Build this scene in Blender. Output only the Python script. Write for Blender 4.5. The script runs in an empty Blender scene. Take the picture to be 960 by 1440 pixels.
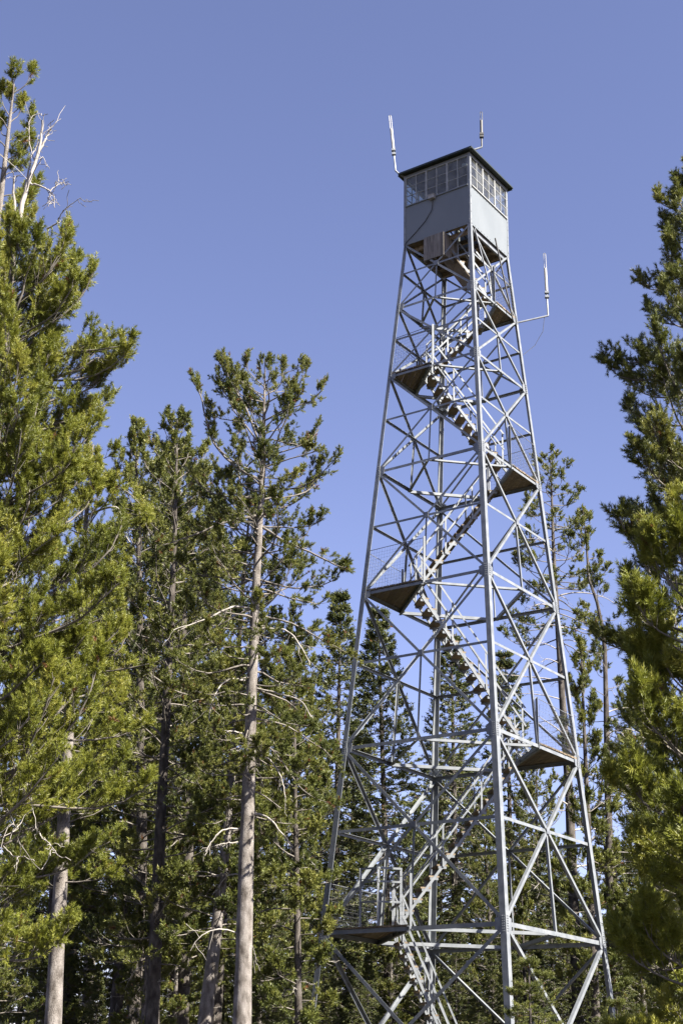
import bpy, math, random
import numpy as np
from mathutils import Vector, Matrix

# ------------------------------------------------------------------ camera, sky, sun, exposure
S = bpy.context.scene
COL = S.collection
F_PX, PITCH, ROLL, CAM_Z = 2071.08, 0.37916, 0.02002, 1.573      # solved from the tower's 25 visible joints
cd = bpy.data.cameras.new('camera'); cam = bpy.data.objects.new('camera', cd); COL.objects.link(cam)
cd.sensor_fit = 'VERTICAL'; cd.sensor_height = 36.0; cd.lens = F_PX * 36.0 / 1440.0
cd.clip_start = 0.1; cd.clip_end = 3000
_r = Vector((1, 0, 0)); _f = Vector((0, math.cos(PITCH), math.sin(PITCH))); _u = _r.cross(_f)
_R = math.cos(ROLL) * _r + math.sin(ROLL) * _u; _U = -math.sin(ROLL) * _r + math.cos(ROLL) * _u
cam.matrix_world = Matrix(((_R.x, _U.x, -_f.x, 0), (_R.y, _U.y, -_f.y, 0), (_R.z, _U.z, -_f.z, CAM_Z), (0, 0, 0, 1)))
S.camera = cam

SUN_AZ, SUN_EL = math.radians(-33.5), math.radians(44)              # azimuth measured from +X, counter-clockwise
sdir = Vector((math.cos(SUN_AZ) * math.cos(SUN_EL), math.sin(SUN_AZ) * math.cos(SUN_EL), math.sin(SUN_EL)))
W = bpy.data.worlds.new('World'); S.world = W; W.use_nodes = True
wn = W.node_tree.nodes; wl = W.node_tree.links; wn.clear()
sky = wn.new('ShaderNodeTexSky'); sky.sky_type = 'NISHITA'; sky.sun_disc = False
sky.sun_elevation = SUN_EL; sky.sun_rotation = math.atan2(sdir.x, sdir.y)
sky.altitude = 2000; sky.air_density = 1.0; sky.dust_density = 0.9; sky.ozone_density = 3.0
tint = wn.new('ShaderNodeMix'); tint.data_type = 'RGBA'; tint.blend_type = 'MULTIPLY'; tint.inputs[0].default_value = 1.0
tint.inputs[7].default_value = (1.265, 0.945, 0.985, 1)
bg = wn.new('ShaderNodeBackground'); bg.inputs['Strength'].default_value = 0.050
wo = wn.new('ShaderNodeOutputWorld')
wl.new(sky.outputs[0], tint.inputs[6]); wl.new(tint.outputs[2], bg.inputs['Color']); wl.new(bg.outputs[0], wo.inputs['Surface'])
sl = bpy.data.lights.new('sun', 'SUN'); sl.energy = 5.0; sl.angle = math.radians(0.53); sl.color = (1.0, 0.94, 0.84)
so = bpy.data.objects.new('sun', sl); COL.objects.link(so); so.location = (20, -20, 60)
so.rotation_euler = sdir.to_track_quat('Z', 'Y').to_euler()
S.view_settings.view_transform = 'Standard'; S.view_settings.look = 'None'
S.view_settings.exposure = 2.29; S.view_settings.gamma = 1.0; S.view_settings.use_curve_mapping = False
S.render.engine = 'CYCLES'
S.cycles.max_bounces = 6; S.cycles.transparent_max_bounces = 12; S.cycles.diffuse_bounces = 3

def at(x, y, Y):
    """world point on the ray through photo pixel (x, y) at ground distance Y"""
    a, b = x - 480.0, y - 720.0
    u = math.cos(ROLL) * a + math.sin(ROLL) * b; v = -math.sin(ROLL) * a + math.cos(ROLL) * b
    c, s = math.cos(PITCH), math.sin(PITCH)
    d = (u, c * F_PX + s * v, s * F_PX - c * v); k = Y / d[1]
    return np.array((d[0] * k, Y, CAM_Z + d[2] * k))

# ------------------------------------------------------------------ materials
def material(name):
    m = bpy.data.materials.new(name); m.use_nodes = True
    n = m.node_tree.nodes; return m, n, m.node_tree.links, n['Principled BSDF']

def noisy(name, c0, c1, scale=6.0, rough=0.6, metal=0.0, stretch=(1, 1, 1), bump=0.0, bscale=None, detail=6.0, lo=0.35, hi=0.65, spec=0.4, vary=False):
    m, n, l, b = material(name)
    tc = n.new('ShaderNodeTexCoord'); mp = n.new('ShaderNodeMapping'); mp.inputs['Scale'].default_value = stretch
    nz = n.new('ShaderNodeTexNoise'); nz.inputs['Scale'].default_value = scale; nz.inputs['Detail'].default_value = detail
    cr = n.new('ShaderNodeValToRGB'); cr.color_ramp.elements[0].position = lo; cr.color_ramp.elements[1].position = hi
    cr.color_ramp.elements[0].color = (*c0, 1); cr.color_ramp.elements[1].color = (*c1, 1)
    l.new(tc.outputs['Object'], mp.inputs[0]); l.new(mp.outputs[0], nz.inputs['Vector']); l.new(nz.outputs['Fac'], cr.inputs[0])
    if vary:                                                          # every board its own tone
        oi = n.new('ShaderNodeObjectInfo'); mr = n.new('ShaderNodeMapRange'); mr.inputs[3].default_value = 0.6; mr.inputs[4].default_value = 1.35
        mx = n.new('ShaderNodeMix'); mx.data_type = 'RGBA'; mx.blend_type = 'MULTIPLY'; mx.inputs[0].default_value = 1.0
        l.new(oi.outputs['Random'], mr.inputs[0]); l.new(cr.outputs[0], mx.inputs[6]); l.new(mr.outputs[0], mx.inputs[7]); l.new(mx.outputs[2], b.inputs['Base Color'])
    else: l.new(cr.outputs[0], b.inputs['Base Color'])
    b.inputs['Roughness'].default_value = rough; b.inputs['Metallic'].default_value = metal
    b.inputs['Specular IOR Level'].default_value = spec
    if bump:
        nb = n.new('ShaderNodeTexNoise'); nb.inputs['Scale'].default_value = bscale or scale * 2; nb.inputs['Detail'].default_value = 5
        l.new(mp.outputs[0], nb.inputs['Vector'])
        bp = n.new('ShaderNodeBump'); bp.inputs['Strength'].default_value = bump; bp.inputs['Distance'].default_value = 0.02
        l.new(nb.outputs['Fac'], bp.inputs['Height']); l.new(bp.outputs[0], b.inputs['Normal'])
    return m

M = {}
M['steel'] = noisy('galvanised_steel', (0.115, 0.126, 0.137), (0.185, 0.195, 0.204), 5, 0.5, 0.2, bump=0.05, lo=0.3, hi=0.7)
M['steel_dull'] = noisy('dull_steel', (0.10, 0.11, 0.125), (0.17, 0.18, 0.195), 6, 0.55, 0.2)
M['dark'] = noisy('dark_metal', (0.03, 0.03, 0.032), (0.06, 0.058, 0.055), 8, 0.6)
M['wire'] = noisy('galvanised_wire', (0.10, 0.105, 0.11), (0.16, 0.165, 0.17), 8, 0.5, 0.3)
M['panel'] = noisy('painted_sheet', (0.108, 0.121, 0.131), (0.128, 0.141, 0.151), 1.6, 0.5, stretch=(1, 1, 0.5), detail=8, lo=0.3, hi=0.7, bump=0.02, bscale=3)
M['roof'] = noisy('green_roof_metal', (0.010, 0.016, 0.014), (0.018, 0.025, 0.022), 5, 0.5)
M['white'] = noisy('white_paint', (0.22, 0.215, 0.2), (0.28, 0.275, 0.26), 9, 0.5)
M['sash'] = noisy('weathered_white_sash', (0.17, 0.175, 0.175), (0.25, 0.255, 0.25), 9, 0.6)
M['wood'] = noisy('brown_deck_wood', (0.085, 0.062, 0.038), (0.17, 0.13, 0.085), 3.0, 0.75, stretch=(3, 12, 3), bump=0.15, bscale=6, vary=True)
M['greywood'] = noisy('grey_weathered_boards', (0.08, 0.07, 0.062), (0.16, 0.145, 0.13), 4.0, 0.8, stretch=(10, 10, 0.8), bump=0.2, bscale=8, vary=True)
M['ceil'] = noisy('cab_lining', (0.09, 0.07, 0.045), (0.13, 0.105, 0.075), 3.0, 0.8)
M['concrete'] = noisy('concrete', (0.30, 0.29, 0.27), (0.42, 0.41, 0.38), 7, 0.85, bump=0.2)
M['cable'] = noisy('black_cable', (0.015, 0.015, 0.016), (0.03, 0.03, 0.03), 8, 0.6)
M['deadwood'] = noisy('silver_deadwood', (0.16, 0.145, 0.125), (0.30, 0.275, 0.25), 5, 0.8, stretch=(2, 2, 0.6), bump=0.2)

def bark(name, c0, c1, c2, sc=9.0):
    m, n, l, b = material(name)
    tc = n.new('ShaderNodeTexCoord'); mp = n.new('ShaderNodeMapping'); mp.inputs['Scale'].default_value = (1, 1, 0.45)
    vo = n.new('ShaderNodeTexVoronoi'); vo.inputs['Scale'].default_value = sc * 5.5; vo.feature = 'DISTANCE_TO_EDGE'
    nz = n.new('ShaderNodeTexNoise'); nz.inputs['Scale'].default_value = sc; nz.inputs['Detail'].default_value = 8
    l.new(tc.outputs['Object'], mp.inputs[0]); l.new(mp.outputs[0], vo.inputs['Vector']); l.new(mp.outputs[0], nz.inputs['Vector'])
    cr = n.new('ShaderNodeValToRGB'); e = cr.color_ramp.elements
    e[0].position = 0.32; e[0].color = (*c0, 1); e[1].position = 0.68; e[1].color = (*c2, 1)
    k = e.new(0.5); k.color = (*c1, 1)
    l.new(nz.outputs['Fac'], cr.inputs[0])
    mr = n.new('ShaderNodeMapRange'); mr.inputs[1].default_value = 0.0; mr.inputs[2].default_value = 0.10; mr.inputs[3].default_value = 0.72; mr.inputs[4].default_value = 1.0
    l.new(vo.outputs['Distance'], mr.inputs[0])
    mx = n.new('ShaderNodeMix'); mx.data_type = 'RGBA'; mx.blend_type = 'MULTIPLY'; mx.inputs[0].default_value = 1.0
    l.new(cr.outputs[0], mx.inputs[6]); l.new(mr.outputs[0], mx.inputs[7]); l.new(mx.outputs[2], b.inputs['Base Color'])
    ad = n.new('ShaderNodeMath'); ad.operation = 'ADD'; l.new(mr.outputs[0], ad.inputs[0]); l.new(nz.outputs['Fac'], ad.inputs[1])
    bp = n.new('ShaderNodeBump'); bp.inputs['Strength'].default_value = 0.7; bp.inputs['Distance'].default_value = 0.025
    l.new(ad.outputs[0], bp.inputs['Height']); l.new(bp.outputs[0], b.inputs['Normal'])
    b.inputs['Roughness'].default_value = 0.9; b.inputs['Specular IOR Level'].default_value = 0.15
    return m
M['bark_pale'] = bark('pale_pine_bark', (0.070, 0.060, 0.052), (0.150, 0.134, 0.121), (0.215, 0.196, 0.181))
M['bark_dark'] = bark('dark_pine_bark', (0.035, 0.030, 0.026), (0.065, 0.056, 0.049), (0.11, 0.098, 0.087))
M['twig'] = noisy('grey_twigs', (0.065, 0.056, 0.046), (0.15, 0.133, 0.115), 7, 0.85)

def needles(name, cols, trans=0.28, source='GEOMETRY'):
    """needle material; colour varies from shoot to shoot through the 'tint' attribute"""
    m = bpy.data.materials.new(name); m.use_nodes = True; n = m.node_tree.nodes; l = m.node_tree.links; n.clear()
    at_ = n.new('ShaderNodeAttribute'); at_.attribute_name = 'tint'; at_.attribute_type = source
    cr = n.new('ShaderNodeValToRGB'); e = cr.color_ramp.elements
    e[0].position = 0.0; e[0].color = (*cols[0], 1); e[1].position = 0.93; e[1].color = (*cols[2], 1)
    k = e.new(0.5); k.color = (*cols[1], 1)
    k = e.new(0.985); k.color = (0.12, 0.05, 0.018, 1)
    l.new(at_.outputs['Fac'], cr.inputs[0])
    df = n.new('ShaderNodeBsdfPrincipled'); df.inputs['Roughness'].default_value = 0.5; df.inputs['Specular IOR Level'].default_value = 0.35
    tr = n.new('ShaderNodeBsdfTranslucent'); mx = n.new('ShaderNodeMixShader'); mx.inputs[0].default_value = trans
    out = n.new('ShaderNodeOutputMaterial')
    l.new(cr.outputs[0], df.inputs['Base Color']); l.new(cr.outputs[0], tr.inputs['Color'])
    l.new(df.outputs[0], mx.inputs[1]); l.new(tr.outputs[0], mx.inputs[2]); l.new(mx.outputs[0], out.inputs['Surface'])
    return m
M['needle_olive'] = needles('olive_pine_needles', ((0.066, 0.080, 0.010), (0.150, 0.164, 0.019), (0.245, 0.236, 0.040)))
M['needle_green'] = needles('green_pine_needles', ((0.040, 0.053, 0.012), (0.098, 0.111, 0.021), (0.190, 0.187, 0.042)))
M['needle_fir'] = needles('dark_fir_needles', ((0.030, 0.043, 0.014), (0.068, 0.080, 0.021), (0.140, 0.140, 0.036)), 0.2)

for k_, v_ in (('needle_olive', ((0.066, 0.080, 0.010), (0.150, 0.164, 0.019), (0.245, 0.236, 0.040))), ('needle_green', ((0.040, 0.053, 0.012), (0.098, 0.111, 0.021), (0.190, 0.187, 0.042)))):
    M[k_ + '_shoot'] = needles(k_ + '_shoot', v_, 0.28, 'INSTANCER')

def glass():
    m = bpy.data.materials.new('window_glass'); m.use_nodes = True; n = m.node_tree.nodes; l = m.node_tree.links; n.clear()
    fc = n.new('ShaderNodeLayerWeight'); fc.inputs[0].default_value = 0.5
    pw = n.new('ShaderNodeMath'); pw.operation = 'POWER'; pw.inputs[1].default_value = 3.5; l.new(fc.outputs['Facing'], pw.inputs[0])
    lw = n.new('ShaderNodeMath'); lw.operation = 'MULTIPLY_ADD'; lw.inputs[1].default_value = 0.5; lw.inputs[2].default_value = 0.04; l.new(pw.outputs[0], lw.inputs[0])
    t = n.new('ShaderNodeBsdfTransparent'); t.inputs[0].default_value = (0.86, 0.90, 0.90, 1)
    g = n.new('ShaderNodeBsdfGlossy'); g.inputs['Roughness'].default_value = 0.03
    d = n.new('ShaderNodeBsdfDiffuse'); d.inputs[0].default_value = (0.5, 0.5, 0.48, 1)
    tc = n.new('ShaderNodeTexCoord'); nz = n.new('ShaderNodeTexNoise'); nz.inputs['Scale'].default_value = 4; nz.inputs['Detail'].default_value = 6
    mr = n.new('ShaderNodeMapRange'); mr.inputs[1].default_value = 0.35; mr.inputs[2].default_value = 0.7; mr.inputs[3].default_value = 0.02; mr.inputs[4].default_value = 0.11
    l.new(tc.outputs['Object'], nz.inputs['Vector']); l.new(nz.outputs['Fac'], mr.inputs[0])
    m1 = n.new('ShaderNodeMixShader'); l.new(mr.outputs[0], m1.inputs[0]); l.new(t.outputs[0], m1.inputs[1]); l.new(d.outputs[0], m1.inputs[2])
    m2 = n.new('ShaderNodeMixShader'); l.new(lw.outputs[0], m2.inputs[0]); l.new(m1.outputs[0], m2.inputs[1]); l.new(g.outputs[0], m2.inputs[2])
    o = n.new('ShaderNodeOutputMaterial'); l.new(m2.outputs[0], o.inputs['Surface']); return m
M['glass'] = glass()

# ------------------------------------------------------------------ mesh helpers
class MB:
    """collects boxes, bars and tubes; build() links them as ONE mesh object"""
    def __init__(s): s.v = []; s.f = []
    def add(s, vs, fs):
        k = len(s.v); s.v += [tuple(map(float, q)) for q in vs]; s.f += [tuple(i + k for i in q) for q in fs]; return s
    def prism(s, poly, d):
        """polygon (list of 3D points) extruded by vector d"""
        n = len(poly); d = np.array(d, float); P = [np.array(p, float) for p in poly]
        return s.add(P + [p + d for p in P], [tuple(range(n))[::-1], tuple(range(n, 2 * n))] + [(i, (i + 1) % n, n + (i + 1) % n, n + i) for i in range(n)])
    def box(s, c, ax, ay, az):
        c, ax, ay, az = (np.array(q, float) for q in (c, ax, ay, az))
        return s.prism([c - ax - ay - az, c + ax - ay - az, c + ax + ay - az, c - ax + ay - az], 2 * az)
    def profile(s, p0, p1, a, b, pts):
        """2D profile pts in axes (a, b) swept from p0 to p1"""
        p0, p1 = np.array(p0, float), np.array(p1, float)
        return s.prism([p0 + a * x + b * y for x, y in pts], p1 - p0)
    def angle(s, p0, p1, n, w, t, off=0.0, flip=1):
        """steel angle: one flange flat in the face with normal n, the other pointing inward"""
        p0, p1, n = (np.array(q, float) for q in (p0, p1, n))
        d = p1 - p0; d /= np.linalg.norm(d); n = n - d * (n @ d); n /= np.linalg.norm(n)
        a = np.cross(n, d) * flip; o = n * off - a * w / 2
        return s.profile(p0 + o, p1 + o, a, -n, [(0, 0), (w, 0), (w, t), (t, t), (t, w), (0, w)])
    def bar(s, p0, p1, w, h, up=(0, 0, 1)):
        p0, p1 = np.array(p0, float), np.array(p1, float); d = p1 - p0; d /= np.linalg.norm(d); up = np.array(up, float)
        a = np.cross(d, up); a /= np.linalg.norm(a); b = np.cross(a, d)
        return s.profile(p0, p1, a, b, [(-w / 2, -h / 2), (w / 2, -h / 2), (w / 2, h / 2), (-w / 2, h / 2)])
    def tube(s, pts, rad, n=8):
        pts = np.array(pts, float); K = len(pts); rad = np.full(K, rad) if np.isscalar(rad) else np.array(rad, float)
        v, f = tubes(pts[None], rad[None], n); k = len(v)
        s.add(v, [tuple(q) for q in f]); s.f += [tuple(len(s.v) - k + i for i in range(n))[::-1], tuple(len(s.v) - n + i for i in range(n))]; return s
    def build(s, name, mat, parent=None):
        me = bpy.data.meshes.new(name); me.from_pydata(s.v, [], s.f); me.materials.append(M[mat]); me.update()
        o = bpy.data.objects.new(name, me); COL.objects.link(o); o.parent = parent; return o

def tubes(P, R, n=5):
    """P (M,K,3) paths, R (M,K) radii -> vertices, quads"""
    m, K, _ = P.shape
    T = np.gradient(P, axis=1); T /= np.linalg.norm(T, axis=2, keepdims=True) + 1e-9
    ref = np.zeros((m, 1, 3)); st = np.abs(T.mean(axis=1)[:, 2]) > 0.8; ref[st, 0, 0] = 1; ref[~st, 0, 2] = 1
    U = np.cross(T, np.broadcast_to(ref, T.shape)); U /= np.linalg.norm(U, axis=2, keepdims=True) + 1e-9
    V = np.cross(T, U); a = np.arange(n) * 2 * np.pi / n
    v = P[:, :, None] + R[:, :, None, None] * (U[:, :, None] * np.cos(a)[None, None, :, None] + V[:, :, None] * np.sin(a)[None, None, :, None])
    i = np.arange(m)[:, None, None] * K * n + np.arange(K - 1)[None, :, None] * n; j = np.arange(n)[None, None]; j2 = (j + 1) % n
    q = np.stack([i + j, i + j2, i + n + j2, i + n + j], -1).reshape(-1, 4)
    return v.reshape(-1, 3), q

def np_mesh(name, v, f, mat, parent=None, tint=None, smooth=False):
    me = bpy.data.meshes.new(name); k = f.shape[1]
    me.vertices.add(len(v)); me.vertices.foreach_set('co', np.ascontiguousarray(v, np.float32).ravel())
    me.loops.add(f.size); me.loops.foreach_set('vertex_index', np.ascontiguousarray(f, np.int32).ravel())
    me.polygons.add(len(f)); me.polygons.foreach_set('loop_start', np.arange(len(f), dtype=np.int32) * k)
    if smooth: me.polygons.foreach_set('use_smooth', np.ones(len(f), bool))
    if tint is not None:
        a = me.attributes.new('tint', 'FLOAT', 'POINT'); a.data.foreach_set('value', np.ascontiguousarray(tint, np.float32))
    me.update(calc_edges=True); me.materials.append(M[mat])
    o = bpy.data.objects.new(name, me); COL.objects.link(o); o.parent = parent; return o

def tag(o, label=None, cat=None, group=None, kind=None):
    for k, v in (('label', label), ('category', cat), ('group', group), ('kind', kind)):
        if v: o[k] = v
    return o
def empty(name, loc=(0, 0, 0), rz=0.0):
    o = bpy.data.objects.new(name, None); COL.objects.link(o); o.location = loc; o.rotation_euler = (0, 0, rz); o.empty_display_size = 0.3; return o
def dup(o, parent, loc):
    c = o.copy(); COL.objects.link(c); c.parent = parent; c.location = loc; return c

# ------------------------------------------------------------------ ground
def ground():
    n = 90; r = np.concatenate([[0], np.geomspace(2, 900, 40)]); a = np.linspace(0, 2 * np.pi, n, endpoint=False)
    x = r[:, None] * np.cos(a); y = r[:, None] * np.sin(a) + 20
    z = 0.10 * np.sin(x * 0.21) * np.cos(y * 0.17) - 0.12 + 0.0 * x
    v = np.stack([x, y, z], -1).reshape(-1, 3); i = np.arange(len(r) - 1)[:, None] * n; j = np.arange(n)[None]; j2 = (j + 1) % n
    f = np.stack([i + j, i + n + j, i + n + j2, i + j2], -1).reshape(-1, 4)
    M['forest_floor'] = noisy('forest_floor', (0.016, 0.014, 0.009), (0.036, 0.030, 0.019), 1.5, 0.95, bump=0.5, bscale=12)
    tag(np_mesh('ground', v, f, 'forest_floor', smooth=True), kind='structure')
ground()

# ------------------------------------------------------------------ lookout tower (local axes: +x right leg, -y front leg, z up)
TX, TY, YAW, W0, TAPER, ZF = 3.0804, 35.6768, 0.17038, 2.134, 0.14691, 23.75
tower = empty('lookout_tower', (TX, TY, 0), YAW)
tag(tower, 'tall galvanised steel lattice fire lookout tower with zigzag stairs and glazed cab', 'lookout tower')
LEV = [ZF - q for q in (0, 2.0472, 4.1589, 6.9682, 10.3455, 14.3146, 18.6375)] + [0.62]      # cab floor down to the footings
def half(z): return (W0 + max(0.0, ZF - z) * TAPER) / math.sqrt(2)
DIRS = {'N': (0, -1), 'R': (1, 0), 'B': (0, 1), 'L': (-1, 0)}
def corner(c, z): r = half(z); d = DIRS[c]; return np.array((d[0] * r, d[1] * r, z))
FACES = [('L', 'N'), ('N', 'R'), ('R', 'B'), ('B', 'L')]
def fnormal(a, b, z0, z1):
    n = np.cross(corner(b, z0) - corner(a, z0), corner(a, z1) - corner(a, z0)); n /= np.linalg.norm(n)
    return n if n @ (corner(a, z0) + corner(b, z0) - np.array((0, 0, 2 * z0))) > 0 else -n
S2 = 1 / math.sqrt(2)

for c in 'NRBL':                                                     # legs: angle iron, corner outward, lighter section higher up
    m = MB(); d = DIRS[c]
    ia = np.array((-d[0] - d[1], d[0] - d[1], 0)) * S2; ib = np.array((-d[0] + d[1], -d[0] - d[1], 0)) * S2
    for (k0, k1, w) in ((7, 5, 0.150), (5, 3, 0.127), (3, 0, 0.102)):
        z0, z1 = LEV[k0], LEV[k1]; t = 0.014
        m.profile(corner(c, z0), corner(c, z1), ia, ib, [(0, 0), (w, 0), (w, t), (t, t), (t, w), (0, w)])
    m.build('leg', 'steel', tower)
    p = corner(c, LEV[-1]); f = MB()
    f.prism([p + np.array((x * s - 0.05 * d[0], y * s - 0.05 * d[1], -0.9)) for s in (0.38,) for x, y in ((-1, -1), (1, -1), (1, 1), (-1, 1))], (0, 0, 0.88))
    f.box(p + np.array((-0.05 * d[0], -0.05 * d[1], -0.01)), (0.2, 0, 0), (0, 0.2, 0), (0, 0, 0.012)); f.build('footing', 'concrete', tower)

def cross_z(zt, zb):                                                 # height where the two diagonals of a panel cross
    s = half(zt) / (half(zt) + half(zb)); return zt + (zb - zt) * s
def lerp(a, b, t): return a + (b - a) * t

def gusset(p, n, along, zdir, w, h, bolts):
    """bolted joint plate on the outer side of a leg"""
    m = MB(); q = p + along * (w * 0.5 + 0.02) - n * 0.027
    k = along * w / 2; zz = zdir * h / 2
    m.prism([q - k - zz, q + k - zz * 0.55, q + k + zz * 0.55, q - k + zz], n * 0.009)
    for i in range(bolts):
        z = (i + 0.5) / bolts - 0.5
        for u in (0.16, 0.42):
            b = p + along * (0.025 + 0.16 * u) + zdir * h * z * 0.86
            m.box(b - n * 0.006, along * 0.010, zdir * 0.010, n * 0.017)
    m.build('gusset_plate', 'steel_dull', tower)

for (a, b) in FACES:
    for k in range(7):
        zt, zb = LEV[k], LEV[k + 1]; n = fnormal(a, b, zb, zt)
        At, Bt, Ab, Bb = corner(a, zt), corner(b, zt), corner(a, zb), corner(b, zb)
        dw = (0.050, 0.052, 0.055, 0.06, 0.066, 0.074, 0.082)[k]; ins = 0.05
        e = (Bt - At) / np.linalg.norm(Bt - At)
        def cut(p, q, g): d = (q - p) / np.linalg.norm(q - p); return p + d * g, q - d * g
        p, q = cut(At, Bb, 0.12); MB().angle(p, q, n, dw, 0.007, -0.016, 1).build('diagonal_brace', 'steel', tower)
        p, q = cut(Bt, Ab, 0.12); MB().angle(p, q, n, dw, 0.007, -0.027, 1).build('diagonal_brace', 'steel', tower)
        zc = cross_z(zt, zb); A, B = corner(a, zc), corner(b, zc); C = lerp(A, B, 0.5)
        if k < 6:
            MB().angle(A + e * 0.03, B - e * 0.03, n, dw * 1.0, 0.007, -0.0385, -1).build('horizontal_strut', 'steel', tower)
            Am, Bm = corner(a, zb), corner(b, zb); hw = dw * 1.3
            MB().angle(Am + e * 0.03, Bm - e * 0.03, n, hw, 0.008, -0.0385, -1).build('horizontal_strut', 'steel', tower)
            D = lerp(Am, Bm, 0.5); MB().angle(C - n * .046, D - n * .046, n, dw * 0.8, 0.006, 0, 1).build('hanger', 'steel', tower)
            pl = MB(); pl.box(C + n * -0.007, e * 0.07, np.array((0, 0, 0.07)), n * 0.004); pl.build('gusset_plate', 'steel_dull', tower)
        for (P, s, o) in ((Ab, 1, a), (Bb, -1, b)):
            if k < 6:
                zd = (corner(o, zt) - corner(o, zb)); zd = zd / np.linalg.norm(zd)
                gusset(P, n, e * s, zd, 0.20 + 0.012 * k, 0.32 + 0.022 * k, 5 + k // 2)
for k in range(1, 7):                                                # plan bracing between the strut middles
    z = LEV[k]; mids = [lerp(corner(a, z), corner(b, z), 0.5) for a, b in FACES]
    for i in range(4):
        p, q = mids[i], mids[(i + 1) % 4]; d = (q - p) / np.linalg.norm(q - p)
        MB().angle(p + d * 0.05 + np.array((0, 0, -0.045)), q - d * 0.05 + np.array((0, 0, -0.045)), (0, 0, -1), 0.065 + 0.003 * k, 0.007).build('plan_brace', 'steel', tower)

# --- landings: triangular plank decks in the left and right corners
def landing(k, s):
    z = LEV[k]; r = half(z); h = r / 2
    L = MB(); x0 = s * (h - 0.02)
    L.profile((x0, -h, z - 0.07), (x0, h, z - 0.07), np.array((s, 0, 0)), np.array((0, 0, 1)), [(0, 0), (0.06, 0), (0.06, 0.01), (0.01, 0.01), (0.01, 0.11), (0.06, 0.11), (0.06, 0.12), (0, 0.12)])
    ld = L.build('landing', 'steel_dull', tower)
    n = max(4, int(round((r - h) / 0.145))); w = (r - h - 0.06) / n; rnd = random.Random(k * 7 + 1)
    for i in range(n):
        xa = h + 0.012 + i * w; xb = xa + w - 0.014; ya = r - xa - 0.03; yb = max(0.02, r - xb - 0.03); dz = rnd.uniform(-0.004, 0.004)
        MB().prism([(s * xa, -ya, z + 0.052 + dz), (s * xb, -yb, z + 0.052 + dz), (s * xb, yb, z + 0.052 + dz), (s * xa, ya, z + 0.052 + dz)], (0, 0, 0.038)).build('plank', 'wood', ld)
    # guard rail and wire netting along the two outer faces
    top = 1.05
    for c in ('N', 'B'):
        sgn = -1 if c == 'N' else 1
        e0 = np.array((s * r, 0, z + 0.09)); e1 = np.array((s * h, sgn * h, z + 0.09)); d = (e1 - e0) / np.linalg.norm(e1 - e0); n_ = np.array((-d[1], d[0], 0))
        inn = np.array((-s * (top * TAPER * S2), 0, 0)); e0 = e0 + d * 0.10; Ln = np.linalg.norm(e1 - e0)
        up = lambda f: np.array((0, 0, top * f))
        MB().bar(e0 + inn + up(1), e1 + up(1), 0.012, 0.012).build('guard_rail', 'wire', ld)
        g = MB(); nx = int(Ln / 0.085); nz = 11
        for i in range(nx + 1):
            f = i / nx; b0 = lerp(e0, e1, f); b1 = lerp(e0 + inn, e1, f) + up(1)
            g.bar(b0, b1, 0.0025, 0.0025, up=n_)
        for j in range(nz + 1):
            f = j / nz; b0 = e0 + inn * f + up(f); b1 = e1 + up(f); sg = 0.02 * math.sin(j * 1.7)
            g.bar(b0, lerp(b0, b1, .5) + np.array((0, 0, sg)), 0.0025, 0.0025, up=n_); g.bar(lerp(b0, b1, .5) + np.array((0, 0, sg)), b1, 0.0025, 0.0025, up=n_)
        tag(g.build('wire_netting', 'wire', ld), kind='stuff')
        p = e1 + np.array((-s * 0.02, -sgn * 0.03, -0.1)); MB().angle(p, p + up(1.15), (s, 0, 0), 0.05, 0.006).build('rail_post', 'steel', ld)
    return ld

def flight(z0, x0, z1, x1, yo, w=0.64, rails=True, boarded=False):
    """stair flight rising from (x0, z0) to (x1, z1); yo = sideways offset"""
    dx = x1 - x0; dz = z1 - z0; sx = 1 if dx > 0 else -1; Ld = math.hypot(dx, dz); t = np.array((dx / Ld, 0, dz / Ld)); nn = np.array((-sx * dz / Ld, 0, abs(dx) / Ld))
    o = MB(); p0 = np.array((x0, yo, z0)); p1 = np.array((x1, yo, z1))
    for s in (-1, 1):
        q = np.array((0, s * w / 2, 0)); y = np.array((0, -s, 0.0))
        o.profile(p0 + q, p1 + q, y, nn, [(0, -0.052), (0.05, -0.052), (0.05, -0.045), (0.007, -0.045), (0.007, 0.010), (0, 0.010)])
    fl = o.build('stair_flight', 'steel', tower)
    n = int(round(dz / 0.262)); proto = None
    for i in range(1, n):
        c = lerp(p0, p1, i / n)
        if proto is None:
            b = MB(); b.box((0, 0, 0), (0.125, 0, 0), (0, w / 2 - 0.03, 0), (0, 0, 0.019)); proto = b.build('tread', 'wood', fl); proto.location = c
            b = MB(); s = w / 2 - 0.034
            b.profile((-0.10, -s, -0.024), (0.10, -s, -0.024), np.array((0, 1.0, 0)), np.array((0, 0, 1.0)), [(-0.024, 0), (-0.024, -0.06), (-0.018, -0.06), (-0.018, -0.006), (0.03, -0.006), (0.03, 0)])
            clip = b.build('tread_bracket', 'steel', fl); clip.location = c
        else:
            dup(proto, fl, c); dup(clip, fl, c)
        k = dup(clip, fl, c); k.rotation_euler.z = math.pi
    if rails:
        for s in (-1, 1):
            y = np.array((0, s * (w / 2 + 0.03), 0)); H = 0.92
            for hh in (H, H * 0.52):
                MB().angle(p0 + y + np.array((0, 0, hh)) + t * 0.15, p1 + y + np.array((0, 0, hh)) - t * 0.1, (0, s, 0), 0.042, 0.006).build('handrail', 'steel', fl)
            for f in (0.06, 0.38, 0.68, 0.96):
                c = lerp(p0, p1, f) + y - np.array((0, 0, 0.06)); MB().angle(c, c + np.array((0, 0, H + 0.07)), (0, s, 0), 0.042, 0.006, off=-0.0065).build('rail_post', 'steel', fl)
    return fl

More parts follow.
